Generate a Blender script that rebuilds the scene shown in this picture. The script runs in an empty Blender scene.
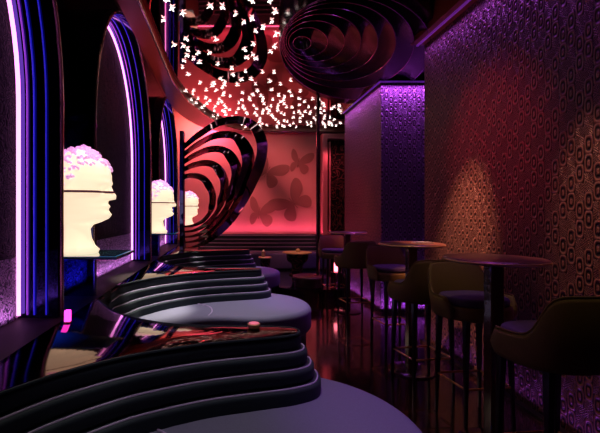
import bpy, bmesh, math, random
from mathutils import Vector, Matrix
PI = math.pi
S = bpy.context.scene
C = S.collection
random.seed(7)

# ------------------------------------------------------------------ camera, world, exposure
HC = 1.30
cam_d = bpy.data.cameras.new('camera'); cam = bpy.data.objects.new('camera', cam_d); C.objects.link(cam)
cam.location = (0, 0, HC); cam.rotation_euler = (PI/2, 0, 0)
cam_d.sensor_width = 36; cam_d.lens = 24.0
cam_d.shift_x = 73/600; cam_d.shift_y = -3.5/600
cam_d.clip_start = 0.02
S.camera = cam
W = bpy.data.worlds.new('world'); S.world = W; W.use_nodes = True
W.node_tree.nodes['Background'].inputs[0].default_value = (0.008, 0.004, 0.010, 1)
W.node_tree.nodes['Background'].inputs[1].default_value = 0.5
S.view_settings.view_transform = 'Standard'; S.view_settings.look = 'None'
S.view_settings.exposure = 0.0; S.view_settings.gamma = 1.0
S.view_settings.use_curve_mapping = False
S.cycles.use_denoising = True
S.cycles.max_bounces = 8; S.cycles.glossy_bounces = 6
S.cycles.sample_clamp_indirect = 6.0
S.cycles.caustics_reflective = False; S.cycles.caustics_refractive = False

def area(name, loc, rot, sx, sy, col, power, spread=PI):
    d = bpy.data.lights.new(name, 'AREA'); d.shape = 'RECTANGLE'; d.size = sx; d.size_y = sy
    d.color = col; d.energy = power; d.spread = spread
    o = bpy.data.objects.new(name, d); C.objects.link(o); o.location = loc; o.rotation_euler = rot
    return o
def aim(o, target):
    o.rotation_euler = (Vector(target) - Vector(o.location)).to_track_quat('-Z', 'Y').to_euler()
def spot(name, loc, target, col, power, angle, blend=0.6, rad=0.04):
    d = bpy.data.lights.new(name, 'SPOT'); d.color = col; d.energy = power
    d.spot_size = math.radians(angle); d.spot_blend = blend; d.shadow_soft_size = rad
    o = bpy.data.objects.new(name, d); C.objects.link(o); o.location = loc; aim(o, target)
    return o
PINK = (1.0, 0.16, 0.34); VIO = (0.50, 0.10, 1.0); LAV = (0.95, 0.80, 1.0); WARM = (1.0, 0.42, 0.22)
# pink cove light above and below the back wall
a = area('cove_light_top', (0.9, 9.02, 3.30), (0, 0, 0), 2.9, 0.10, (1.0, 0.10, 0.36), 80); aim(a, (0.9, 9.25, 2.2))
a = area('cove_light_corner', (-0.75, 8.6, 3.42), (0, 0, 0), 0.5, 0.3, (1.0, 0.22, 0.20), 34); aim(a, (-0.7, 9.25, 2.4))
a = area('cove_light_low', (0.8, 9.08, 0.86), (0, 0, 0), 3.0, 0.06, (1.0, 0.13, 0.30), 9); aim(a, (0.8, 9.25, 1.5))
spot('back_wall_wash', (0.2, 5.6, 3.05), (0.55, 9.25, 1.5), (1.0, 0.22, 0.24), 470, 60, 0.9, 0.15)
# violet LED wash at top and foot of the right-hand panels
def strip(name, p0, p1, w, col, power, target_off, spread=2.4):
    p0 = Vector(p0); p1 = Vector(p1); mid = (p0+p1)/2; L = (p1-p0).length
    z = (-Vector(target_off)).normalized(); x = (p1-p0).normalized(); y = z.cross(x)
    m = Matrix((x, y, z)).transposed()
    d = bpy.data.lights.new(name, 'AREA'); d.shape = 'RECTANGLE'; d.size = L; d.size_y = w
    d.color = col; d.energy = power; d.spread = spread
    o = bpy.data.objects.new(name, d); C.objects.link(o)
    o.matrix_world = Matrix.Translation(mid) @ m.to_4x4()
    return o
strip('wall_led_top', (1.93, 1.6, 2.985), (1.93, 4.05, 2.985), 0.02, VIO, 6, (0.25, 0, -1), 1.9)
strip('wall_led_foot', (1.93, 1.2, 0.03), (1.93, 4.05, 0.03), 0.02, VIO, 1.1, (0.3, 0, 1), 1.9)
strip('pillar_led_top', (1.93, 5.15, 2.985), (1.93, 6.8, 2.985), 0.02, VIO, 12, (0.25, 0, -1), 1.9)
strip('pillar_led_foot', (1.93, 5.15, 0.03), (1.93, 6.8, 0.03), 0.02, VIO, 6, (0.3, 0, 1), 1.9)
strip('pillar_face_led_top', (1.98, 5.12, 2.985), (2.75, 5.12, 2.985), 0.02, VIO, 8, (0, 0.25, -1), 1.9)
strip('pillar_face_led_foot', (1.98, 5.12, 0.03), (2.75, 5.12, 0.03), 0.02, VIO, 3, (0, 0.3, 1), 1.9)
# wall washers
spot('wall_washer_warm', (1.15, 2.95, 3.05), (2.0, 3.42, 0.75), (1.0, 0.38, 0.22), 900, 27, 1.0, 0.02)
spot('wall_washer_near', (1.25, 2.25, 3.10), (2.0, 2.15, 1.1), (1.0, 0.38, 0.24), 200, 24, 1.0, 0.02)
spot('wall_washer_red', (0.2, 3.3, 2.9), (2.0, 3.05, 1.85), (1.0, 0.03, 0.10), 105, 40, 1.0, 0.05)
spot('pillar_washer_warm', (1.2, 5.6, 3.0), (2.0, 5.75, 0.9), (1.0, 0.28, 0.14), 70, 26, 0.7, 0.03)
spot('pillar_washer_red', (0.9, 5.9, 3.0), (2.0, 6.3, 0.9), (1.0, 0.04, 0.08), 80, 44, 0.9, 0.03)
# soft downlights over the booths
for k, e in ((0, 75), (1, 270), (2, 200)):
    spot('booth_downlight', (0.25, 2.0+2.35*k, 3.12), (0.15, 1.80+2.35*k, 0.4), LAV, e, 46, 0.9, 0.05)
    spot('booth_violet_fill', (1.45, 2.3+2.35*k, 3.0), (0.75, 1.85+2.35*k, 0.3), VIO, 110 if k else 90, 26, 0.9, 0.03)  # added violet fill for the glow along the seat ends
    spot('booth_corner_fill', (-0.45, 2.35+2.35*k, 3.1), (-0.72, 1.52+2.35*k, 0.6), (1.0, 0.92, 0.86), 800 if k else 40, 20, 0.8, 0.03)  # added white fill that brightens the left tier ends, no fixture there
for x, y, e in ((1.5, 1.7, 14), (1.5, 2.5, 34), (1.5, 3.1, 34), (1.55, 3.85, 42), (1.55, 4.8, 36), (1.55, 5.7, 40)):
    spot('stool_fill', (x-0.25, y-0.35, 3.1), (x, y, 0.8), (1.0, 0.74, 0.36), e, 20, 0.9, 0.05)  # added warm fill that brings out the olive of the stools
spot('table_fill', (1.0, 6.6, 3.05), (1.2, 7.35, 0.5), (1.0, 0.68, 0.45), 150, 22, 0.8, 0.05)  # added fill to brighten the gold table rims
spot('soffit_fill', (0.9, 3.2, 0.9), (1.9, 3.6, 3.1), (1.0, 0.16, 0.10), 20, 34, 0.9, 0.05)  # added red fill to lift the dark soffit beam, no lamp there
# red fill added on the bar side to brighten the cornice, no fixture there
spot('cornice_fill', (1.2, 5.2, 0.9), (-0.85, 4.6, 3.1), (1.0, 0.12, 0.08), 240, 46, 0.9, 0.1)

# ------------------------------------------------------------------ materials
def nt(name):
    m = bpy.data.materials.new(name); m.use_nodes = True
    return m, m.node_tree, m.node_tree.nodes['Principled BSDF']
def mat(name, col, rough=0.5, metal=0.0, emi=None, es=0.0, coat=0.0, spec=0.5, noise=0.0, nscale=30, bump=0.0, sheen=0.0):
    m, t, b = nt(name)
    b.inputs['Base Color'].default_value = (*col, 1); b.inputs['Roughness'].default_value = rough
    b.inputs['Metallic'].default_value = metal; b.inputs['Coat Weight'].default_value = coat
    b.inputs['Specular IOR Level'].default_value = spec; b.inputs['Coat Roughness'].default_value = 0.04
    if sheen: b.inputs['Sheen Weight'].default_value = sheen
    if emi: b.inputs['Emission Color'].default_value = (*emi, 1); b.inputs['Emission Strength'].default_value = es
    if noise or bump:
        tc = t.nodes.new('ShaderNodeTexCoord'); n = t.nodes.new('ShaderNodeTexNoise')
        n.inputs['Scale'].default_value = nscale; n.inputs['Detail'].default_value = 4
        t.links.new(tc.outputs['Object'], n.inputs['Vector'])
        if noise:
            mx = t.nodes.new('ShaderNodeMix'); mx.data_type = 'RGBA'
            mx.inputs[6].default_value = (*[c*(1-noise) for c in col], 1)
            mx.inputs[7].default_value = (*[min(1, c*(1+noise)) for c in col], 1)
            t.links.new(n.outputs[0], mx.inputs[0]); t.links.new(mx.outputs[2], b.inputs['Base Color'])
        if bump:
            bp = t.nodes.new('ShaderNodeBump'); bp.inputs['Strength'].default_value = bump; bp.inputs['Distance'].default_value = 0.01
            t.links.new(n.outputs[0], bp.inputs['Height']); t.links.new(bp.outputs[0], b.inputs['Normal'])
    return m
class G:                                     # tiny node-math helper
    def __init__(s, t): s.t = t
    def m(s, op, a, b=None, c=None):
        n = s.t.nodes.new('ShaderNodeMath'); n.operation = op
        for i, v in enumerate((a, b, c)):
            if v is None: continue
            if isinstance(v, (int, float)): n.inputs[i].default_value = v
            else: s.t.links.new(v, n.inputs[i])
        return n.outputs[0]
    def ramp(s, f, stops):
        n = s.t.nodes.new('ShaderNodeValToRGB'); s.t.links.new(f, n.inputs[0])
        e = n.color_ramp.elements
        while len(e) < len(stops): e.new(0.5)
        for i, (p, c) in enumerate(stops): e[i].position = p; e[i].color = (*c, 1)
        return n.outputs[0]
def relief(name, axis, lo, hi, cw=0.056, chh=0.105, fr=3.2, metal=0.25, rough=0.42):
    # columns of nested ovals pressed into the panel
    m, t, b = nt(name); g = G(t)
    geo = t.nodes.new('ShaderNodeNewGeometry'); sp = t.nodes.new('ShaderNodeSeparateXYZ')
    t.links.new(geo.outputs['Position'], sp.inputs[0])
    U = sp.outputs['Y' if axis == 'y' else 'X']; V = sp.outputs['Z']
    ucell = g.m('DIVIDE', U, cw); col = g.m('FLOOR', ucell)
    u = g.m('ABSOLUTE', g.m('SUBTRACT', g.m('FRACT', ucell), 0.5))
    off = g.m('MULTIPLY', g.m('MODULO', col, 2.0), 0.5)
    vcell = g.m('ADD', g.m('DIVIDE', V, chh), off)
    v = g.m('ABSOLUTE', g.m('SUBTRACT', g.m('FRACT', vcell), 0.5))
    v2 = g.m('MULTIPLY', v, 0.9)
    d = g.m('POWER', g.m('ADD', g.m('POWER', u, 3.0), g.m('POWER', v2, 3.0)), 0.3333)
    s1 = g.m('SINE', g.m('MULTIPLY', d, fr*2*PI))
    s2 = g.m('SINE', g.m('MULTIPLY', g.m('SUBTRACT', u, g.m('MULTIPLY', v, 1.2)), 34.0))
    alt = g.m('GREATER_THAN', g.m('MODULO', g.m('ADD', col, g.m('FLOOR', vcell)), 3.0), 1.5)
    h = g.m('ADD', g.m('MULTIPLY', s1, g.m('SUBTRACT', 1.0, alt)), g.m('MULTIPLY', g.m('MULTIPLY', s2, s1), alt))
    hh = g.m('MULTIPLY_ADD', h, 0.5, 0.5)
    t.links.new(g.ramp(hh, [(0.30, lo), (0.72, hi)]), b.inputs['Base Color'])
    bp = t.nodes.new('ShaderNodeBump'); bp.inputs['Strength'].default_value = 0.6; bp.inputs['Distance'].default_value = 0.012
    t.links.new(hh, bp.inputs['Height']); t.links.new(bp.outputs[0], b.inputs['Normal'])
    b.inputs['Roughness'].default_value = rough; b.inputs['Metallic'].default_value = metal
    return m
def damask(name, lo, hi, scale, thr=0.52, rough=0.5, metal=0.0):
    m, t, b = nt(name); g = G(t)
    geo = t.nodes.new('ShaderNodeNewGeometry')
    n1 = t.nodes.new('ShaderNodeTexNoise'); n1.inputs['Scale'].default_value = scale; n1.inputs['Detail'].default_value = 1.5; n1.inputs['Distortion'].default_value = 2.2
    t.links.new(geo.outputs['Position'], n1.inputs['Vector'])
    w = g.m('SINE', g.m('MULTIPLY', n1.outputs[0], 42.0)); w = g.m('MULTIPLY_ADD', w, 0.5, 0.5)
    t.links.new(g.ramp(w, [(thr-0.06, lo), (thr+0.06, hi)]), b.inputs['Base Color'])
    bp = t.nodes.new('ShaderNodeBump'); bp.inputs['Strength'].default_value = 0.7; bp.inputs['Distance'].default_value = 0.01
    t.links.new(w, bp.inputs['Height']); t.links.new(bp.outputs[0], b.inputs['Normal'])
    b.inputs['Roughness'].default_value = rough; b.inputs['Metallic'].default_value = metal; b.inputs['Specular IOR Level'].default_value = 0.12
    return m
def floor_mat():
    m, t, b = nt('polished_floor'); g = G(t)
    geo = t.nodes.new('ShaderNodeNewGeometry')
    mp = t.nodes.new('ShaderNodeMapping'); mp.inputs['Scale'].default_value = (3.0, 0.7, 1)
    t.links.new(geo.outputs['Position'], mp.inputs[0])
    n = t.nodes.new('ShaderNodeTexNoise'); n.inputs['Scale'].default_value = 2.6; n.inputs['Detail'].default_value = 7; n.inputs['Distortion'].default_value = 1.4
    t.links.new(mp.outputs[0], n.inputs['Vector'])
    t.links.new(g.ramp(n.outputs[0], [(0.35, (0.010, 0.004, 0.004)), (0.62, (0.040, 0.013, 0.010)), (0.8, (0.02, 0.007, 0.006))]), b.inputs['Base Color'])
    t.links.new(g.m('MULTIPLY_ADD', n.outputs[0], 0.16, 0.04), b.inputs['Roughness'])
    b.inputs['Specular IOR Level'].default_value = 0.75; b.inputs['Coat Weight'].default_value = 0.6; b.inputs['Coat Roughness'].default_value = 0.08
    return m
def velvet(name, col, edge, rough=0.75):
    return mat(name, col, rough, 0, sheen=edge, noise=0.25, nscale=220, bump=0.12)
MIRC = mat('black_mirror_ceiling', (0.46, 0.20, 0.22), 0.03, 1.0)
MIRB = mat('black_mirror_glass', (0.115, 0.105, 0.155), 0.03, 1.0)
MIRR = mat('blue_black_lacquer', (0.045, 0.045, 0.17), 0.06, 1.0)
LAC = mat('black_lacquer', (0.012, 0.010, 0.014), 0.07, 0.0, coat=1.0, spec=0.9)
WING = mat('smoked_mirror_lacquer', (0.20, 0.15, 0.17), 0.04, 1.0)
DISC = mat('bronze_black_gloss', (0.030, 0.018, 0.024), 0.2, 0.8)
RIM = mat('copper_rim', (0.42, 0.22, 0.40), 0.22, 1.0)
BRONZE = mat('bronze_rod_metal', (0.60, 0.36, 0.34), 0.22, 1.0)
CORN = mat('dark_bronze_lacquer', (0.22, 0.075, 0.055), 0.35, 0.1)
PLIN = mat('plinth_brown_lacquer', (0.022, 0.013, 0.009), 0.6, spec=0.2)
FLOOR = floor_mat()
PINKW = mat('salmon_plaster', (0.62, 0.27, 0.25), 0.6, noise=0.06, nscale=3)
MOTIFM = mat('butterfly_motif_brown', (0.30, 0.115, 0.095), 0.65)  # flat butterfly shapes in one even brown, darker than the wall
RELR = relief('pressed_oval_panel_side', 'y', (0.005, 0.003, 0.003), (0.15, 0.080, 0.062))
RELF = relief('pressed_oval_panel_front', 'x', (0.025, 0.012, 0.016), (0.20, 0.11, 0.16), 0.06, 0.12)
DAMN = damask('damask_niche', (0.0015, 0.001, 0.002), (0.030, 0.018, 0.016), 9.0, 0.80, 0.7)
DAML = damask('damask_lit_copy', (0.015, 0.010, 0.02), (0.50, 0.38, 0.46), 15.0, 0.5)  # paler copy of the niche damask for the lit foot of the panel
DAMG = damask('damask_gap', (0.006, 0.005, 0.015), (0.20, 0.20, 0.42), 9.0, 0.6)
DAMP = damask('damask_portal', (0.006, 0.003, 0.004), (0.13, 0.04, 0.04), 3.0, 0.78)
TOPM = mat('mirror_ledge_top', (0.14, 0.085, 0.075), 0.06, 1.0)
TIER = velvet('dark_teal_velvet', (0.007, 0.020, 0.024), 0.03)
SEATM = velvet('mauve_velvet', (0.145, 0.145, 0.20), 0.05, 0.7)
PIPE = mat('lit_lilac_piping', (0.50, 0.40, 0.56), 0.45)  # piping brightened to show light caught along the tier edges
BASEM = mat('sofa_base_black', (0.012, 0.010, 0.016), 0.4)
OLIVE = velvet('olive_velvet', (0.15, 0.098, 0.014), 0.0)
CUSH = velvet('dusk_violet_velvet', (0.075, 0.045, 0.095), 0.05)
BLK = mat('black_stained_wood', (0.010, 0.007, 0.008), 0.32, coat=0.3)
GOLD = mat('brushed_gold', (0.72, 0.44, 0.18), 0.42, 0.75)
WALN = mat('dark_walnut', (0.085, 0.030, 0.022), 0.22, noise=0.4, nscale=9, coat=0.7)
COPT = mat('copper_tabletop', (0.16, 0.065, 0.045), 0.3, 0.2)
POLEM = mat('dark_pole_metal', (0.10, 0.05, 0.05), 0.25, 1.0)
NEON = mat('neon_pink_tube', (1, 0.6, 1), 0.4, emi=(1.0, 0.30, 0.90), es=2.7)
REFLV = mat('violet_reflection_glow', (0.5, 0.2, 1), 0.4, emi=(0.42, 0.06, 0.95), es=0.45)  # violet streak of the neon mirrored in the reveal, put in as emission
REFLB = mat('blue_reflection_glow', (0.1, 0.1, 1), 0.4, emi=(0.02, 0.02, 0.9), es=0.45)  # blue streaks of mirrored neon, likewise put in as emission
LEDV = mat('violet_led', (0.5, 0.2, 1), 0.4, emi=(0.40, 0.06, 1.0), es=0.12)
STARM = mat('butterfly_light_glow', (1, 0.9, 0.85), 0.4, emi=(1.0, 0.86, 0.78), es=6.0)
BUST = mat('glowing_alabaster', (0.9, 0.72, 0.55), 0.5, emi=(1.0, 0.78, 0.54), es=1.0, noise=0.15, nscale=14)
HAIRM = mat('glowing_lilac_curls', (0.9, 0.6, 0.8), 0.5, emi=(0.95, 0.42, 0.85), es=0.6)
BAND = mat('plum_eye_band', (0.30, 0.10, 0.20), 0.25, 0.5)
GLASS = mat('teal_glass_shelf', (0.03, 0.22, 0.28), 0.05, 0.0, spec=0.8, coat=1.0)
TEAL = mat('teal_edge_glow', (0, 0.4, 0.5), 0.3, emi=(0.03, 0.26, 0.5), es=0.45)  # glow of the lit glass edge, put in as emission
VOT = mat('magenta_votive', (1, 0.1, 0.6), 0.3, emi=(1.0, 0.04, 0.62), es=4.0)
VOTR = mat('rose_votive', (1, 0.3, 0.3), 0.3, emi=(1.0, 0.16, 0.22), es=6.0)
WAX = mat('pink_wax', (0.75, 0.22, 0.30), 0.4, emi=(0.9, 0.16, 0.26), es=0.6)
SILV = mat('silver_card', (0.45, 0.42, 0.46), 0.3, 0.6)
FRAMEP = mat('rose_metal_frame', (0.75, 0.26, 0.30), 0.35, 0.4)
DARK = mat('dark_plaster', (0.014, 0.009, 0.012), 0.55)

# ------------------------------------------------------------------ mesh helpers
class MB:
    def __init__(s): s.v = []; s.f = []
    def add(s, vs, fs):
        n = len(s.v); s.v += [tuple(p) for p in vs]; s.f += [tuple(i+n for i in f) for f in fs]; return s
    def box(s, x0, x1, y0, y1, z0, z1):
        return s.add([(x0,y0,z0),(x1,y0,z0),(x1,y1,z0),(x0,y1,z0),(x0,y0,z1),(x1,y0,z1),(x1,y1,z1),(x0,y1,z1)],
                     [(3,2,1,0),(4,5,6,7),(0,1,5,4),(1,2,6,5),(2,3,7,6),(3,0,4,7)])
    def rings(s, rs, closed=True, cap=True):
        k = len(rs[0]); vs = [p for r in rs for p in r]; fs = []
        for i in range(len(rs)-1):
            for j in range(k if closed else k-1):
                a = i*k+j; b = i*k+(j+1) % k
                fs.append((a, b, b+k, a+k))
        if cap: fs += [tuple(range(k))[::-1], tuple((len(rs)-1)*k+j for j in range(k))]
        return s.add(vs, fs)
    def lathe(s, cx, cy, prof, n=32):
        return s.rings([[(cx+r*math.cos(2*PI*j/n), cy+r*math.sin(2*PI*j/n), z) for j in range(n)] for r, z in prof])
    def tube(s, path, r, n=8, closed=False, r1=None):
        P = [Vector(p) for p in path]; rs = []; m = len(P)
        up = Vector((0.13, 0.21, 1)).normalized(); nprev = None
        for i, p in enumerate(P):
            if closed: d = P[(i+1) % m]-P[i-1]
            else: d = P[min(i+1, m-1)]-P[max(i-1, 0)]
            d.normalize()
            if nprev is None:
                nprev = d.cross(up)
                if nprev.length < 0.1: nprev = d.cross(Vector((1, 0, 0)))
            nprev = (nprev - d*nprev.dot(d)).normalized()
            b = d.cross(nprev); rr = r if r1 is None else r+(r1-r)*i/(m-1)
            rs.append([tuple(p+nprev*rr*math.cos(2*PI*j/n)+b*rr*math.sin(2*PI*j/n)) for j in range(n)])
        if closed: rs.append(rs[0]); return s.rings(rs, cap=False)
        return s.rings(rs)
    def prism(s, outline, z0, z1, r=0.0, seg=4):      # outline CCW, rounded top and bottom edges
        rs = []
        if r <= 0: lv = [(0, z0), (0, z1)]
        else:
            lv = [(r*(1-math.sin(t*PI/2/seg)), z0+r*(1-math.cos(t*PI/2/seg))) for t in range(seg+1)]
            lv += [(r*(1-math.cos(t*PI/2/seg)), z1-r*(1-math.sin(t*PI/2/seg))) for t in range(seg+1)]
        for off, z in lv:
            rs.append([(x, y, z) for x, y in offset(outline, -off)])
        return s.rings(rs)
def offset(o, d):
    n = len(o); out = []
    for i in range(n):
        x0, y0 = o[i-1]; x1, y1 = o[(i+1) % n]; tx, ty = x1-x0, y1-y0; L = math.hypot(tx, ty) or 1
        out.append((o[i][0]+ty/L*d, o[i][1]-tx/L*d))
    return out
def catmull(P, k=6, closed=False):
    n = len(P); out = []
    for i in range(n if closed else n-1):
        g = lambda j: P[j % n] if closed else P[max(0, min(n-1, j))]
        p0, p1, p2, p3 = g(i-1), g(i), g(i+1), g(i+2)
        for t in range(k):
            t /= k
            out.append(tuple(0.5*((2*p1[a])+(-p0[a]+p2[a])*t+(2*p0[a]-5*p1[a]+4*p2[a]-p3[a])*t*t+(-p0[a]+3*p1[a]-3*p2[a]+p3[a])*t**3) for a in range(len(p1))))
    if not closed: out.append(tuple(P[-1]))
    return out
def put(name, mb, m, parent=None, smooth=False, loc=None, bevel=0.0, auto=True):
    me = bpy.data.meshes.new(name)
    L = Vector(loc) if loc is not None else Vector((0, 0, 0))
    me.from_pydata([tuple(Vector(p)-L) for p in mb.v], [], mb.f)
    bm = bmesh.new(); bm.from_mesh(me); bmesh.ops.recalc_face_normals(bm, faces=bm.faces); bm.to_mesh(me); bm.free()
    me.materials.append(m)
    if smooth:
        for p in me.polygons: p.use_smooth = True
        if auto: me.set_sharp_from_angle(angle=math.radians(40))
    o = bpy.data.objects.new(name, me); C.objects.link(o)
    if parent: o.parent = parent
    elif loc is not None: o.location = L
    if bevel:
        b = o.modifiers.new('bevel', 'BEVEL'); b.width = bevel; b.segments = 2; b.limit_method = 'ANGLE'
    return o
def tag(o, label, cat, group=None, kind=None):
    o['label'] = label; o['category'] = cat
    if group: o['group'] = group
    if kind: o['kind'] = kind
    return o
def empty(name, loc, rz=0.0):
    o = bpy.data.objects.new(name, None); C.objects.link(o); o.location = loc; o.rotation_euler = (0, 0, rz); o.empty_display_size = 0.1
    return o
def struct(name, mb, m, **k):
    o = put(name, mb, m, **k); o['kind'] = 'structure'; return o
def copy_tree(o, parent=None):
    c = o.copy(); C.objects.link(c)
    if parent: c.parent = parent
    for ch in list(o.children): copy_tree(ch, c)
    return c

# ------------------------------------------------------------------ room shell
CZ = 3.20; YB = 9.25; XL = -1.0; XLB = -1.25; XR = 2.0; Y0 = -1.6
struct('floor', MB().box(-1.4, 3.1, Y0-0.1, 9.5, -0.1, 0), FLOOR)
struct('trim_1', MB().prism([(0.95, 6.0), (1.75, 6.0), (1.85, 6.1), (1.85, 8.9), (0.72, 8.9), (0.72, 6.3)][::1], 0.0, 0.15, 0.0), LAC)
struct('wall_left', MB().box(XLB-0.1, XLB, Y0, 9.4, 0, 3.7), MIRB)
struct('wall_rear', MB().box(-1.4, 3.1, Y0-0.1, Y0, 0, 3.7), DARK)
struct('wall_back', MB().box(-1.25, 2.14, YB, YB+0.1, 0, 3.7), PINKW)
struct('wall_outer', MB().box(3.0, 3.1, Y0, 9.4, 0, 3.7), DARK)
struct('wall_right', MB().box(XR, XR+0.12, Y0, 4.05, 0, 3.0), RELR)
struct('wall_pillar', MB().box(XR, 2.85, 5.2, 6.8, 0, 3.0), RELR)
struct('wall_pillar_front', MB().box(XR, 2.85, 5.19, 5.2, 0, 3.0), RELF)
struct('wall_portal', MB().box(2.14, 3.0, YB, YB+0.1, 0, 3.7), DAMP)
# left plinth with glossy top
struct('trim_2', MB().box(XLB, -0.945, Y0, 9.2, 0, 0.68), PLIN)
# mirror ceiling bounded by the sweeping bronze cornice
inner = catmull([(-0.76, 5.0), (-0.75, 5.6), (-0.66, 6.4), (-0.52, 7.0), (-0.30, 7.75), (0.02, 8.45), (0.40, 8.82), (0.95, 8.98), (2.0, 9.0)], 5)
outer = catmull([(-0.95, 5.0), (-0.95, 5.8), (-0.95, 6.5), (-0.92, 7.1), (-0.76, 7.9), (-0.48, 8.6), (-0.08, 9.02), (0.40, 9.14), (2.0, 9.16)], 5)
inner = [(-0.76, Y0)]+inner+[(3.0, 9.0)]; outer = [(-0.95, Y0)]+outer+[(3.0, 9.16)]
mb = MB()
k = len(inner)
mb.rings([[(*inner[i], CZ-0.07), (*outer[i], CZ-0.07), (*outer[i], CZ+0.1), (*inner[i], CZ+0.1)] for i in range(k)])
struct('trim_3', mb, CORN, smooth=True)
mid = [((a[0]+b[0])/2, (a[1]+b[1])/2) for a, b in zip(inner, outer)]
struct('ceiling', MB().prism([(3.0, Y0)]+mid[::-1], CZ, CZ+0.06) if False else MB().prism((mid+[(3.0, Y0)])[::-1], CZ, CZ+0.06), MIRC)
struct('ceiling_cove', MB().box(-1.3, 3.1, Y0, 9.4, 3.65, 3.7), PINKW)
# thin step line of the cornice
mb = MB(); mb.tube([(*p, CZ-0.075) for p in offset(inner+[(0.9, 4)], 0.0)[:-1]], 0.012, 6)
struct('trim_4', mb, BRONZE, smooth=True)
# right soffit beam above the panels
struct('trim_5', MB().box(1.86, 3.0, Y0, 4.05, 3.0, CZ), CORN)
struct('trim_6', MB().box(1.96, 3.0, 5.14, 6.9, 3.0, CZ), LAC)
struct('trim_7', MB().box(1.915, 1.935, Y0, 4.05, 2.985, 3.0), LEDV)
struct('trim_8', MB().box(1.965, 1.98, 5.16, 6.8, 2.985, 3.0), LEDV)
struct('trim_9', MB().box(1.97, 2.80, 5.145, 5.16, 2.985, 3.0), LEDV)
struct('baseboard_right', MB().box(1.955, 2.0, Y0, 4.05, 0, 0.02), BLK)
# pink metal portal frame at the far right
fr = MB().box(2.16, 2.28, 9.05, YB, 0, 3.10).box(2.28, 3.0, 9.05, YB, 2.98, 3.10).box(2.33, 2.36, 9.10, YB, 0, 2.93)
struct('trim_10', fr, FRAMEP, bevel=0.01)
a = area('portal_light', (2.5, 8.7, 2.6), (0, 0, 0), 0.4, 0.4, (1.0, 0.16, 0.22), 2.5); aim(a, (2.3, 9.2, 1.6))

# ------------------------------------------------------------------ arched niches with neon
def arch_pts(yc, hw, z0, zs, rise, n=30):
    pts = [(yc-hw, z0), (yc-hw, (z0+zs)/2), (yc-hw, zs)]
    pts += [(yc-hw*math.cos(PI*i/n), zs+rise*math.sin(PI*i/n)) for i in range(1, n)]
    return pts+[(yc+hw, zs), (yc+hw, (z0+zs)/2), (yc+hw, z0)]
names = ['cut off by the left photo edge', 'between the first and second busts', 'farthest, nearest the pink wall']
niches = []
for k in range(3):
    yc = 1.29+2.8*k; hw = 1.11; z0 = 0.68; zs = 1.95; rise = 1.32
    root = empty('arched_niche', (XLB, yc, z0))
    tag(root, 'arched black niche with pink neon rim, ' + names[k], 'niche', 'arched neon niches along the left wall', 'thing')
    P = arch_pts(0, hw, 0, zs-z0, rise); Q = arch_pts(0, hw-0.035, 0, zs-z0, rise-0.035)
    dep = XL-XLB
    mb = MB(); mb.rings([[(0.0, *P[i]), (dep, *P[i]), (dep, *Q[i]), (0.0, *Q[i])] for i in range(len(P))])
    put('reveal', mb, MIRR, root, smooth=True)
    bp = MB(); bp.add([(0.012, y, z) for y, z in Q]+[(0.004, y, z) for y, z in Q], [tuple(range(len(Q))), tuple(range(len(Q), 2*len(Q)))[::-1]])
    put('back_panel', bp, DAMN, root)
    put('lit_damask_strip', MB().box(0.013, 0.022, -hw+.05, hw-.05, 0.0, 0.36), DAML, root)  # added pale strip, paints the light on the lower back panel
    R = arch_pts(0, hw-0.06, 0.02, zs-z0, rise-0.06)
    put('neon_tube', MB().tube([(0.03, y, z) for y, z in R], 0.0115, 8), NEON, root, smooth=True)
    R = arch_pts(0, hw-0.045, 0.02, zs-z0, rise-0.045)
    put('violet_reflection', MB().tube([(0.075, y, z) for y, z in R], 0.005, 6), REFLV, root, smooth=True)  # these thin glowing tubes are added to draw the neon's reflections
    put('blue_reflection', MB().tube([(0.115, y, z) for y, z in R], 0.005, 6), REFLB, root, smooth=True)
    put('blue_reflection', MB().tube([(0.185, y, z) for y, z in R], 0.004, 6), REFLB, root, smooth=True)
    rod = put('bronze_rod', MB().tube([(dep+0.012, y, z) for y, z in arch_pts(0, hw-0.01, 0, zs-z0, rise-0.01)], 0.013, 8), BRONZE, root, smooth=True)
    pts = arch_pts(0, hw-0.01, 0, zs-z0, rise-0.01)
    for i in range(2, len(P)-2, 5):
        d = Vector((0, pts[i+1][0]-pts[i][0], pts[i+1][1]-pts[i][1])).normalized()*0.012; c = Vector((dep+0.012, *pts[i]))
        put('collar', MB().tube([c-d, c+d], 0.017, 8), BRONZE, rod, smooth=True)
    niches.append(root)
    # violet uplight hidden at the sill of each niche
    strip('niche_uplight', (-1.18, yc-1.0, 0.70), (-1.18, yc+1.0, 0.70), 0.03, (0.78, 0.30, 1.0), 2.2, (-0.9, 0, 1), 2.2)
# damask lower panels in the gaps and blue light below each shelf
for k in range(3):
    yb = 2.69+2.8*k
    o = put('damask_panel', MB().box(XLB+0.002, XLB+0.012, yb-0.27, yb+0.27, 0.685, 1.60), DAMG)
    o['kind'] = 'structure'; o.name = 'trim_%d' % (11+k)
    strip('gap_uplight', (-1.15, yb-0.2, 0.70), (-1.15, yb+0.2, 0.70), 0.04, (0.10, 0.08, 1.0), 3.2, (-0.4, 0, 1), 2.2)

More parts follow.
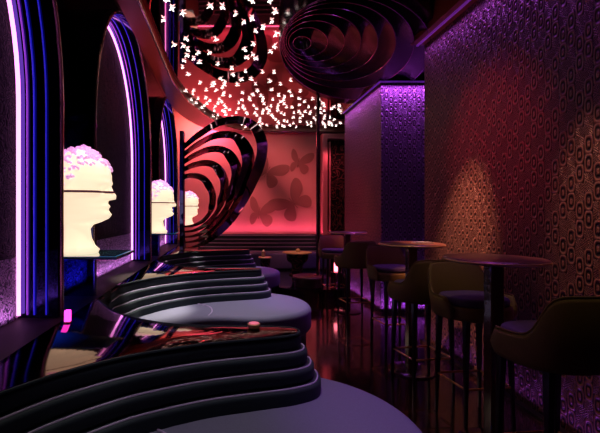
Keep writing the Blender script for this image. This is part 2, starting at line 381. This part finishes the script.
# ------------------------------------------------------------------ glowing busts on glass shelves
rows = [(0, -.02, .24, .16), (.02, -.02, .25, .16), (.045, .0, .225, .125), (.10, .0, .20, .098), (.16, .0, .192, .094), (.19, .0, .215, .10), (.205, -.0, .262, .11),
        (.23, -.01, .315, .118), (.26, -.015, .325, .125), (.29, -.02, .315, .135), (.31, -.025, .318, .14), (.33, -.03, .31, .147), (.36, -.035, .315, .153), (.385, -.04, .318, .158), (.42, -.045, .318, .162),
        (.45, -.045, .325, .165), (.48, -.045, .335, .167), (.52, -.045, .335, .165), (.56, -.035, .325, .158), (.60, -.02, .30, .145), (.64, .01, .265, .118), (.67, .045, .225, .085), (.69, .08, .19, .05), (.70, .12, .15, .01)]
def bust_ring(z, xb, xf, w, n=48):
    r = []
    for j in range(n):
        th = 2*PI*j/n; th = th if th <= PI else th-2*PI
        cx = (xb+xf)/2; rx = (xf-xb)/2
        c, s_ = math.cos(th), math.sin(th)
        x = cx+rx*math.copysign(abs(c)**0.85, c); y = w*math.copysign(abs(s_)**0.95, s_)
        d = 0
        if .355 < z < .47: d += .055*min(1, (.47-z)/.085)*math.exp(-(th/.17)**2)
        if z > .2:
            d += .014*math.exp(-((z-.315)/.012)**2)*math.exp(-(th/.3)**2) + .016*math.exp(-((z-.255)/.02)**2)*math.exp(-(th/.35)**2)
            d -= .022*math.exp(-((z-.425)/.022)**2)*math.exp(-((abs(th)-.42)/.16)**2)
            d += .012*math.exp(-((z-.465)/.014)**2)*math.exp(-((abs(th)-.35)/.3)**2)
            d += .03*math.exp(-((z-.40)/.035)**2)*math.exp(-((abs(th)-1.62)/.09)**2)
        L = math.hypot(c, s_)
        r.append((x+d*c, y+d*s_, z))
    return r
def interp(z):
    for a, b in zip(rows, rows[1:]):
        if a[0] <= z <= b[0]:
            t = (z-a[0])/(b[0]-a[0]); return [a[i]+(b[i]-a[i])*t for i in range(4)]
    return rows[-1]
def make_bust():
    root = empty('portrait_bust', (0, 0, 0))
    zs = sorted(set([r[0] for r in rows]+[.2+.01*i for i in range(44)]))
    zs = [z for i, z in enumerate(zs) if i == 0 or z-zs[i-1] > .003]
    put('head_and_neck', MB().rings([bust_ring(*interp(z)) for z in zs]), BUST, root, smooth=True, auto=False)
    rnd = random.Random(3); mb = MB()
    for i in range(190):
        z = rnd.uniform(.40, .70); th = rnd.uniform(-PI, PI)
        if abs(th) < 1.25 and z < .565: continue
        if abs(th) < 1.75 and z < .47: continue
        zz, xb, xf, w = interp(z); cx = (xb+xf)/2
        p = Vector((cx+(xf-xb)/2*math.cos(th), w*math.sin(th), z)); r = rnd.uniform(.016, .026)
        ax = Vector((rnd.uniform(-1, 1), rnd.uniform(-1, 1), rnd.uniform(-.6, .6))).normalized(); bx = ax.cross(Vector((0, 0, 1))).normalized()
        # a small curl: a rising turn of rope
        mb.tube([tuple(p+(ax*math.cos(a)+bx*math.sin(a))*r*(1-.09*i2)+Vector((0, 0, 1))*.003*i2) for i2, a in enumerate([q*PI/3 for q in range(7)])], .0115, 6, r1=.006)
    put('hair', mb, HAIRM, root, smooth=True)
    ring = [Vector(p) for p in bust_ring(*interp(.425))]
    c = Vector((.14, 0, .41))
    band = MB(); rr = []
    for z in (.398, .401, .411, .414):
        rr.append([tuple(Vector((c.x, c.y, 0))+Vector((p.x-c.x, p.y-c.y, 0))*(1.085 if .399 < z < .413 else 1.05)+Vector((0, 0, z))) for p in ring])
    put('eye_band', band.rings(rr, cap=False), BAND, root, smooth=True)
    return root
b0 = make_bust()
blab = ['large glowing cream bust with lilac curls on the nearest glass shelf',
        'small glowing cream bust in profile on the second glass shelf',
        'farthest glowing bust, seen before the black rings of the wing sculpture']
slab = ['glass shelf with teal edge carrying the nearest and largest bust', 'glass shelf under the second bust beside the middle niche', 'farthest glass shelf under the bust at the black wing rings']
bpos = [(-1.12, 2.70, 0), (-1.07, 5.49, 0), (-0.90, 8.27, -0.5)]
for k in range(3):
    b = b0 if k == 0 else copy_tree(b0)
    b.location = (bpos[k][0], bpos[k][1], 1.032); b.rotation_euler = (0, 0, bpos[k][2])
    tag(b, blab[k], 'bust', 'glowing busts along the left wall')
    y = bpos[k][1]
    sh = MB().box(XLB+0.012, -0.68, y-0.24, y+0.24, 1.012, 1.030)
    o = put('glass_shelf', sh, GLASS, loc=(XLB, y, 1.012), bevel=0.003)
    put('lit_edge', MB().box(XLB+0.02, -0.685, y-0.238, y-0.232, 1.0305, 1.0317).box(-0.692, -0.686, y-0.232, y+0.232, 1.0305, 1.0317), TEAL, o).location = (-XLB, -y, -1.012)
    tag(o, slab[k], 'shelf', 'glass shelves for the busts')
    spot('bust_front_fill', (-0.35, y-0.75, 2.7), (-0.92, y, 1.35), (1.0, 0.78, 0.6), 45, 22, 0.6, 0.02)  # added warm fill that gives the face some shading
    spot('bust_purple_fill', (-0.75, y+0.05, 2.6), (-0.95, y, 1.6), (0.85, 0.25, 1.0), 22, 30, 0.6, 0.02)  # added purple fill that tints the hair

# ------------------------------------------------------------------ booth sofas
near = [(-0.965, 0.86), (-0.93, 1.05), (-0.865, 1.24), (-0.78, 1.38), (-0.675, 1.52), (-0.53, 1.66), (-0.385, 1.765), (-0.13, 1.89), (0.13, 1.97), (0.30, 2.02)]
endc = [(0.375, 2.07), (0.385, 2.14), (0.33, 2.195)]
rear = [(0.2, 2.21), (-0.08, 2.215), (-0.27, 2.245), (-0.41, 2.30), (-0.58, 2.41), (-0.73, 2.56), (-0.855, 2.76), (-0.93, 2.90), (-0.965, 3.0)]
def back_outline(off):
    N = near+endc
    pts = []
    for i, (x, y) in enumerate(N):
        a = N[max(0, i-1)]; b = (N+rear)[i+1]
        tx, ty = b[0]-a[0], b[1]-a[1]; L = math.hypot(tx, ty)
        w = off
        if i == len(N)-1: w = off*0.3
        if i == 0: pts.append((x, y-off*1.2)); continue
        px, py = x+ty/L*w, y-tx/L*w
        pts.append((max(px, -0.965), py))
    return [(max(x, -0.935+0.0006*i/90), y) for i, (x, y) in enumerate(catmull(pts+rear, 5))]
SZ = 0.38; TZ = 0.68
seat_pts = [(-0.965, 0.68), (-0.80, 0.74), (-0.58, 0.90), (-0.36, 1.12), (-0.10, 1.20), (0.25, 1.15)]
seat_pts += [(0.25+0.6*math.sin(t), 1.75-0.6*math.cos(t)) for t in [PI*i/9 for i in range(1, 9)]]
seat_pts += [(0.25, 2.33), (0.02, 2.25), (-0.2, 2.10), (-0.5, 1.9), (-0.85, 1.6), (-0.965, 1.45)]
def make_sofa():
    root = empty('booth_sofa', (0, 0, 0))
    so = [(max(x, -0.935), y) for x, y in catmull(seat_pts, 5)]
    put('seat', MB().prism(so, 0.14, SZ, 0.055, 5), SEATM, root, smooth=True)
    seam = catmull([(-0.42, 1.78, SZ+.001), (-0.30, 1.70, SZ+.002), (-0.17, 1.56, SZ+.002), (-0.14, 1.38, SZ+.001), (-0.17, 1.24, SZ-.004)], 5)
    put('seat_piping', MB().tube(seam, 0.006, 6), PIPE, bpy.data.objects[root.name].children[0] if False else root.children[0], smooth=True)
    put('plinth', MB().prism(offset(so, -0.05), 0.0, 0.15), BASEM, root)
    th = (TZ-0.012-SZ)/4
    for i in range(4):
        z0 = SZ+i*th; off = 0.036*(3-i)
        o = back_outline(off)
        t = put('back_tier', MB().prism(o, z0+(0.001 if i else -0.25), z0+th, 0.02, 4), TIER, root, smooth=True)
        m = [(x, y, z0+th+0.0015) for x, y in offset(o, -0.018)][:(len(near)+2)*5]
        if i < 3: put('piping', MB().tube([p for p in m if p[0] > -0.925], 0.004, 6), PIPE, t, smooth=True)
    o = back_outline(0.0)
    lg = put('ledge_top', MB().prism(offset(o, -0.012), TZ-0.013, TZ, 0.004, 2), TOPM, root, smooth=True)
    put('ledge_rim', MB().tube([(x, y, TZ-0.005) for x, y in offset(o, -0.006)], 0.006, 6), TIER, root, smooth=True)
    return root
s0 = make_sofa()
sl = ['nearest curved booth sofa with dark tiered back, at the bottom of the photo',
      'middle curved booth sofa with four-tier back and rounded mauve seat end',
      'farthest curved booth sofa along the left wall, below the black wing rings']
for k in range(3):
    s = s0 if k == 0 else copy_tree(s0)
    s.location = (0, 2.35*k, 0); tag(s, sl[k], 'sofa', 'curved booth sofas along the left wall')
# rear banquette against the pink wall
root = empty('banquette', (0.6, 8.6, 0)); tag(root, 'long dark banquette with ridged back against the pink butterfly wall', 'sofa')
bq = lambda yf, z0, z1, r=0.02: MB().prism(catmull([(-1.22, yf+.08-8.6), (-1.0, yf-8.6), (-.6, yf-.02-8.6), (.4, yf-.03-8.6), (1.3, yf-8.6), (1.44, yf+.03-8.6), (1.48, yf+.15-8.6), (1.48, 0.6), (0.5, 0.60), (-.6, 0.60), (-1.22, 0.6)], 5), z0, z1, r, 3)
put('seat', bq(8.06, 0.16, 0.50, 0.05), SEATM, root, smooth=True)
for i in range(4):
    t = put('back_tier', bq(8.62-0.03*(3-i), 0.50+0.08*i, 0.579+0.08*i, 0.02), TIER, root, smooth=True)
    yy = 8.62-0.03*(3-i)-8.6
    put('piping', MB().tube([(-1.2, yy+.01, 0.58+0.08*i), (-.6, yy-.01, 0.58+0.08*i), (.4, yy-.02, 0.58+0.08*i), (1.3, yy+.005, 0.58+0.08*i)], 0.005, 6), PIPE, t, smooth=True)
put('plinth', MB().box(-1.4, 1.42, -0.45, 0.6, 0.0, 0.17), BASEM, root)

# ------------------------------------------------------------------ black wing sculpture
SW = 60.0; YW = 400/SW
w1o = [(181, 146), (190, 138), (200, 130), (220, 118.5), (240, 116), (256, 122), (266, 136), (267.5, 151), (264, 168), (257, 184), (248, 201), (234, 222), (218, 237), (200, 247), (181, 249)]
w1i = [(181, 152), (190, 145), (200, 137.5), (220, 126), (240, 124), (250, 129), (256, 140), (257.5, 152), (254, 167), (248, 182), (240, 198), (226, 218), (212, 232), (198, 243), (181, 247)]
w5o = [(181, 176), (186, 174), (191, 173), (199, 173.5), (206, 176.5), (211, 182), (214.5, 189), (216, 195), (216, 201), (215, 207), (212, 213), (208, 219), (202, 224), (193, 227), (181, 228)]
w5i = [(181, 181), (186, 179), (191, 178), (198, 179), (203, 182), (207, 187), (210, 192), (211, 197), (211, 202), (210, 207), (207, 212), (203, 217), (198, 221), (191, 224), (181, 225.5)]
root = empty('wing_sculpture', (-0.74, YW, 0.683)); tag(root, 'tall glossy black butterfly wing of nested rings before the pink wall', 'sculpture')
def wp(p, d): return ((p[0]-227)/SW+0.74, d, HC-(p[1]-213)/SW-0.68)
for i in range(5):
    t = i/4
    O = catmull([tuple(a+(b-a)*t for a, b in zip(p, q)) for p, q in zip(w1o, w5o)], 5)
    I0 = [tuple(a+(b-a)*t for a, b in zip(p, q)) for p, q in zip(w1i, w5i)]
    O0 = [tuple(a+(b-a)*t for a, b in zip(p, q)) for p, q in zip(w1o, w5o)]
    fat = (1.1, 1.45, 1.4, 1.35, 1.3)[i]
    I = catmull([tuple(o_+(i_-o_)*(fat if 4 < n < 10 else (1.15 if n < 10 else 0.8)) for o_, i_ in zip(po, pi)) for n, (po, pi) in enumerate(zip(O0, I0))], 5)
    mb = MB(); mb.rings([[wp(o_, 0.02), wp(((o_[0]+i_[0])/2, (o_[1]+i_[1])/2), -0.02), wp(i_, -0.075), wp(i_, -0.055), wp(o_, 0.045)] for o_, i_ in zip(O, I)])
    put('ring', mb, WING, root, smooth=True)
put('spine', MB().prism([(-0.04, -0.10), (0.02, -0.10), (0.035, -0.07), (0.035, 0.08), (-0.04, 0.08)], 0.0, 1.97, 0.012, 3), MIRR, root, smooth=True)

# ------------------------------------------------------------------ butterfly motifs on the back wall
def wing_shape(c, pts, rot, sc):
    r = math.radians(rot); o = []
    for x, y in catmull(pts, 5, True):
        x *= sc; y *= sc
        o.append((c[0]+x*math.cos(r)-y*math.sin(r), c[1]+x*math.sin(r)+y*math.cos(r)))
    return o
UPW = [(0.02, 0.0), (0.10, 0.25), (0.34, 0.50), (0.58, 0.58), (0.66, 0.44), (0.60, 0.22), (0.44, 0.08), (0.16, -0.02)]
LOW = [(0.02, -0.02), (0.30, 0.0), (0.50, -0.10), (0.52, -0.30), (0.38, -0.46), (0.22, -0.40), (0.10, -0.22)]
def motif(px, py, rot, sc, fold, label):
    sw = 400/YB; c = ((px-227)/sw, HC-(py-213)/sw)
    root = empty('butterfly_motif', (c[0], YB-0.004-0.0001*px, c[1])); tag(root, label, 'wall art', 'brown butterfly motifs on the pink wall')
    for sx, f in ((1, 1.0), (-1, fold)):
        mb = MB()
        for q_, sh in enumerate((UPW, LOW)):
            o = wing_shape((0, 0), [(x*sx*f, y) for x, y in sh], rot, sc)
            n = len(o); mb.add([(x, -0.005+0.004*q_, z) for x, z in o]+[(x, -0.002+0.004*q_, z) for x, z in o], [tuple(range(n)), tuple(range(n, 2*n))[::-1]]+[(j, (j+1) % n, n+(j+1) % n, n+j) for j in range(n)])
        put('wing', mb, MOTIFM, root)
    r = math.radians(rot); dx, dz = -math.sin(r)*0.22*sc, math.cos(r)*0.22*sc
    put('body', MB().tube([(-dx, -0.004, -dz), (0, -0.005, 0), (dx, -0.004, dz)], 0.008, 6), MOTIFM, root)
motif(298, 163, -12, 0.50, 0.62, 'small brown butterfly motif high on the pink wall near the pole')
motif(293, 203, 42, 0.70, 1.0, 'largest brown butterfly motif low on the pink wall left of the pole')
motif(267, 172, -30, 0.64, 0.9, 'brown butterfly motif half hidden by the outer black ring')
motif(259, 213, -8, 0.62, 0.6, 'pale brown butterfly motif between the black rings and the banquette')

# ------------------------------------------------------------------ ceiling shell disc
ZD = 3.05
def dw(px, py, z=ZD):
    s_ = (213-py)/(z-HC); return ((px-227)/s_, 400/s_)
def ell(cx, cy, hx, hy, n=72):
    return [dw(cx+hx*math.cos(2*PI*i/n), cy+hy*math.sin(2*PI*i/n)) for i in range(n)]
root = empty('ceiling_shell', (1.5, 4.2, ZD)); tag(root, 'large round black ceiling shell of nested glossy ridges above the aisle', 'ceiling sculpture')
def loc(p, z): return (p[0]-1.5, p[1]-4.2, z-ZD)
outl = ell(360, 45, 81, 60)
mb = MB(); mb.rings([[loc(p, CZ-0.001) for p in outl], [loc(p, ZD+0.01) for p in outl]]); put('disc', mb, DISC, root)
E = [(293, 311, 31, 45), (288.5, 327.5, 22, 51.5), (286, 344.5, 15, 57), (284, 361, 8, 63.5), (283, 378, 2, 70), (282, 396, -4, 77), (281, 414, -9, 85), (280, 431, -13, 96)]
for i, (xa, xb, ya, yb) in enumerate(E):
    o_ = ell((xa+xb)/2, (ya+yb)/2, (xb-xa)/2, (yb-ya)/2)
    if i == 0: q = [(sum(p[0] for p in o_)/72+(p[0]-sum(p2[0] for p2 in o_)/72)*0.45, sum(p[1] for p in o_)/72+(p[1]-sum(p2[1] for p2 in o_)/72)*0.45) for p in o_]
    else:
        xa2, xb2, ya2, yb2 = E[i-1]; q = ell((xa2+xb2)/2, (ya2+yb2)/2, (xb2-xa2)/2, (yb2-ya2)/2)
    zb = ZD+0.006
    mb = MB(); mb.rings([[loc(p, zb) for p in q], [loc(tuple(a_*.5+b_*.5 for a_, b_ in zip(p, r)), zb-0.012) for p, r in zip(q, o_)], [loc(p, zb-0.055) for p in o_], [loc(p, zb+0.002) for p in o_]], cap=False)
    rd = put('ridge', mb, DISC, root, smooth=True)
    put('ridge_rim', MB().tube([loc(p, zb-0.055) for p in o_], 0.004, 6, closed=True), RIM, rd, smooth=True)
spot('shell_accent', (1.7, 3.0, 2.5), (1.2, 4.2, ZD), (0.55, 0.2, 1.0), 3, 90, 0.8, 0.03)

# ------------------------------------------------------------------ little butterfly lights on the ceiling
def star_mesh():
    mb = MB()
    for sx in (1, -1):
        for pts in ([(0.002, 0.001), (0.010, 0.020), (0.046, 0.040), (0.030, 0.012)], [(0.002, -0.002), (0.024, -0.006), (0.040, -0.032), (0.010, -0.016)]):
            o = [(x*sx, y, 0.004-0.30*x) for x, y in pts]; n = len(o)
            mb.add(o+[(x, y, z+0.002) for x, y, z in o], [tuple(range(n)), tuple(range(n, 2*n))[::-1]]+[(j, (j+1) % n, n+(j+1) % n, n+j) for j in range(n)])
    mb.box(-0.0025, 0.0025, -0.014, 0.014, 0.0, 0.006)
    return mb
def in_disc(x, y):
    s_ = 400/y; px = 227+x*s_; py = 213-s_*(ZD-HC); return ((px-360)/84)**2+((py-45)/63)**2 < 1
star0 = put('butterfly_light', star_mesh(), STARM, loc=(0, 0, 0)); rnd = random.Random(21); used = []; n = 0; tries = 0
while n < 240 and tries < 20000:
    tries += 1
    x = rnd.uniform(-0.66, 2.4); y = rnd.uniform(2.5, 8.85)
    y = y if rnd.random() < .75 else rnd.uniform(6.2, 8.85)
    lim = -0.68 if y < 6 else -0.68+(y-6)**1.6*0.12
    if x < lim or in_disc(x, y) or (x > 1.80 and y < 7.0): continue
    if y < 4.2 and x > 0.62: continue
    if any((x-a)**2+(y-b)**2 < 0.011 for a, b in used): continue
    used.append((x, y)); st = star0 if n == 0 else star0.copy()
    if n: C.objects.link(st)
    st.location = (x, y, CZ-0.012); st.rotation_euler = (rnd.uniform(-.35, .35), rnd.uniform(-.35, .35), rnd.uniform(0, 2*PI)); k = rnd.uniform(0.44, 0.70); st.scale = (k, k, 1)
    tag(st, 'tiny glowing white butterfly light fixed to the dark mirror ceiling', 'ceiling light', 'butterfly lights scattered over the ceiling'); n += 1

# ------------------------------------------------------------------ bar tables and stools
def make_table():
    root = empty('bar_table', (0, 0, 0))
    t = put('tabletop', MB().lathe(0, 0, [(0.24, 1.03), (0.252, 1.036), (0.252, 1.046), (0.245, 1.052)], 48), COPT, root, smooth=True)
    put('edge_band', MB().lathe(0, 0, [(0.2525, 1.036), (0.2545, 1.038), (0.2545, 1.044), (0.2525, 1.046)], 48), GOLD, t, smooth=True)
    put('column', MB().prism([(-.036, -.036), (.036, -.036), (.036, .036), (-.036, .036)], 0.02, 1.031), WALN, root, bevel=0.006)
    put('base', MB().lathe(0, 0, [(0.18, 0.0), (0.18, 0.012), (0.15, 0.024), (0.07, 0.03)], 40), WALN, root, smooth=True)
    return root
t0 = make_table()
tl = ['round-topped bar table on square column nearest the camera', 'middle bar table with a pale card on its round top', 'farthest bar table, in front of the pillar with purple light']
TP = [(1.48, 2.22), (1.52, 3.30), (1.59, 5.30)]
for k in range(3):
    t = t0 if k == 0 else copy_tree(t0)
    t.location = (*TP[k], 0); tag(t, tl[k], 'table', 'bar tables along the patterned wall')
tag(put('menu_card', MB().box(-.07, .07, -.05, .05, 0, .006).box(-.066, .066, -.046, .046, .0065, .011), SILV, loc=(0, 0, 0)), 'pale flat menu card lying on the middle bar table', 'menu')
bpy.data.objects['menu_card'].location = (1.60, 3.28, 1.0525)
def make_stool():                                   # faces +Y (backrest on the -Y side)
    root = empty('bar_stool', (0, 0, 0))
    so = [(0.225*math.copysign(abs(math.cos(a))**.75, math.cos(a)), 0.20*math.copysign(abs(math.sin(a))**.75, math.sin(a))) for a in [2*PI*i/40 for i in range(40)]]
    put('seat_shell', MB().prism(offset(so, 0.012), 0.650, 0.735, 0.026, 4), OLIVE, root, smooth=True)
    put('seat_cushion', MB().prism(offset(so, -0.008), 0.730, 0.785, 0.026, 4), CUSH, root, smooth=True)
    N = 40; rs = []
    for i in range(N+1):
        ph = -1.95+3.9*i/N                          # 0 = straight back
        c = max(0, math.cos(min(abs(ph)*0.80, PI/2)))
        top = 0.785+0.185*(1/(1+math.exp(-(0.92-abs(ph))*9.0)))
        edge = min(1, (1.95-abs(ph))/0.25+0.25)
        top = 0.71+(top-0.71)*edge
        sx, sy = math.sin(ph), -math.cos(ph)
        ex = math.copysign(abs(sx)**.75, sx)*0.245; ey = math.copysign(abs(sy)**.75, sy)*0.218
        L = math.hypot(ex, ey); nx, ny = ex/L, ey/L; ring = []
        for (o_, z) in ((-0.016, 0.668), (0.006, 0.655), (0.018, 0.68), (0.024+0.10*(top-.7), top-0.02), (0.012+0.10*(top-.7), top), (-0.004+0.10*(top-.7), top-0.012), (-0.016, 0.72)):
            ring.append((ex+nx*o_, ey+ny*o_, z))
        rs.append(ring)
    b = put('backrest', MB().rings(rs), OLIVE, root, smooth=True, auto=False)
    put('piping', MB().tube([(r[4][0], r[4][1], r[4][2]+.002) for r in rs], 0.0045, 6), GOLD if False else OLIVE, b, smooth=True)
    for sx in (-1, 1):
        for sy in (-1, 1):
            L = MB(); q = []
            for z, r_, f in ((0.0, 0.013, 1.10), (0.3, 0.018, 1.05), (0.62, 0.026, 1.0), (0.66, 0.028, 1.0)):
                cx, cy = sx*0.165*f, sy*0.145*f
                q.append([(cx+r_*math.cos(PI/4+PI/2*j), cy+r_*math.sin(PI/4+PI/2*j), z) for j in range(4)])
            put('leg', L.rings(q), BLK, root, bevel=0.003)
    fr_ = MB(); c = 1.062
    P = [(sx*0.165*c, sy*0.145*c, 0.25) for sx, sy in ((-1, -1), (1, -1), (1, 1), (-1, 1))]
    for i in range(4): fr_.tube([P[i], P[(i+1) % 4]], 0.007, 8)
    put('footrest', fr_, GOLD, root, smooth=True)
    return root
st0 = make_stool()
ST = [(1.45, 1.78, 0.10, 'nearest olive bar stool, back to the camera at the right edge of the photo'),
      (1.55, 2.52, PI+0.12, 'olive bar stool facing the camera behind the nearest bar table'),
      (1.46, 3.00, 0.15, 'olive bar stool seen from behind, in front of the middle bar table'),
      (1.62, 3.90, PI+0.15, 'olive bar stool facing the camera on the far side of the middle bar table'),
      (1.54, 4.82, 0.12, 'olive bar stool with its back to the camera before the farthest bar table'),
      (1.56, 5.76, PI, 'farthest olive bar stool, behind the farthest bar table near the pole')]
for k, (x, y, rz, lab) in enumerate(ST):
    s = st0 if k == 0 else copy_tree(st0)
    s.location = (x, y, 0); s.rotation_euler = (0, 0, rz); s.scale = (0.86, 0.86, 1); tag(s, lab, 'bar stool', 'olive bar stools along the patterned wall')

# ------------------------------------------------------------------ pole, drum and small tables at the far end
root = empty('drum_table', (1.28, 6.25, 0.15)); tag(root, 'low dark round drum table at the foot of the tall pole', 'table')
put('drum', MB().lathe(0, 0, [(0.20, 0.0), (0.22, 0.01), (0.22, 0.12), (0.23, 0.14)], 40), WALN, root, smooth=True)
put('top', MB().lathe(0, 0, [(0.245, 0.14), (0.25, 0.145), (0.25, 0.165), (0.24, 0.172)], 40), COPT, root, smooth=True)
root = empty('floor_pole', (1.42, 6.25, 0.322)); tag(root, 'tall thin dark metal pole rising from the drum table to the ceiling', 'pole')
put('shaft', MB().lathe(0, 0, [(0.027, 0.0), (0.027, CZ-0.324)], 20), POLEM, root, smooth=True)
put('flange', MB().lathe(0, 0, [(0.06, 0.0), (0.06, 0.008), (0.035, 0.02)], 24), BRONZE, root, smooth=True)
def gold_table(name, x, y, z0, h, r, label):
    root = empty(name, (x, y, z0)); tag(root, label, 'table')
    t = put('tabletop', MB().lathe(0, 0, [(r*.9, h-.025), (r, h-.018), (r, h-.004), (r*.97, h)], 36), GOLD, root, smooth=True)
    put('pedestal', MB().lathe(0, 0, [(r*.55, 0), (r*.56, .015), (r*.40, .04), (r*.34, h*.35), (r*.42, h*.5), (r*.68, h*.62), (r*.74, h*.8), (r*.70, h-.026)], 36), DAMP, root, smooth=True)
    return root
gold_table('pedestal_table', 1.30, 7.4, 0.15, 0.43, 0.27, 'small round gold-rimmed pedestal table with a carved goblet base')
gold_table('side_table', 0.68, 7.12, 0.0, 0.52, 0.12, 'tiny gold-topped side table at the end of the farthest booth sofa')
def cup(name, x, y, z, r, h, m, label, cat, lid=False):
    root = empty(name, (x, y, z)); tag(root, label, cat)
    put('bowl', MB().lathe(0, 0, [(r*.6, 0), (r*.95, h*.12), (r, h*.5), (r*.9, h*.92), (r, h)], 24), m, root, smooth=True)
    put('lid' if lid else 'rim', MB().lathe(0, 0, [(r*.85, h), (r*.6, h*1.15), (r*.2, h*1.3)], 20), GOLD, root, smooth=True)
cup('gold_pot', 1.31, 7.38, 0.5805, 0.04, 0.05, GOLD, 'little lidded gold pot standing on the goblet-based pedestal table', 'pot', True)
cup('gold_cup', 0.645, 7.07, 0.5205, 0.035, 0.10, GOLD, 'gold cup on the tiny side table at the end of the farthest booth', 'cup')
# tea light on the nearest ledge
root = empty('tealight', (0.145, 2.15, TZ+.001)); tag(root, 'round gold tealight with pink wax on the glossy ledge of the nearest booth', 'candle')
put('holder', MB().lathe(0, 0, [(0.028, 0), (0.034, 0.006), (0.034, 0.024), (0.031, 0.026)], 28), GOLD, root, smooth=True)
put('wax', MB().lathe(0, 0, [(0.027, 0.0255), (0.027, 0.029), (0.01, 0.030)], 24), WAX, root, smooth=True)
# magenta votive on the ledge by the wall
root = empty('votive_candle', (-0.90, 2.26, TZ+.001)); tag(root, 'small glowing magenta square votive below the nearest and largest bust', 'candle')
put('glass', MB().prism([(-.014, -.014), (.014, -.014), (.014, .014), (-.014, .014)], 0.006, 0.07, 0.003, 2), VOT, root, smooth=True)
put('foot', MB().prism([(-.018, -.018), (.018, -.018), (.018, .018), (-.018, .018)], 0.0, 0.008), GOLD, root)
# rose lantern on a slim stand by the farthest stool
root = empty('lamp_stand', (1.70, 6.22, 0.15)); tag(root, 'slim dark stand holding the rose candle beside the farthest stool', 'stand')
put('tray', MB().lathe(0, 0, [(0.09, 0.225), (0.10, 0.23), (0.10, 0.238)], 28), BRONZE, root, smooth=True)
put('stem', MB().lathe(0, 0, [(0.012, 0.008), (0.012, 0.226)], 12), BRONZE, root, smooth=True)
put('foot', MB().lathe(0, 0, [(0.07, 0), (0.06, 0.01)], 24), BRONZE, root, smooth=True)
root = empty('rose_candle', (1.70, 6.22, 0.389)); tag(root, 'glowing rose glass candle on the slim stand by the farthest stool', 'candle')
put('glass', MB().lathe(0, 0, [(0.028, 0), (0.034, 0.01), (0.034, 0.13), (0.030, 0.14)], 24), VOTR, root, smooth=True)
put('base', MB().lathe(0, 0, [(0.045, -0.0005), (0.045, 0.004)], 24), GOLD, root, smooth=True)
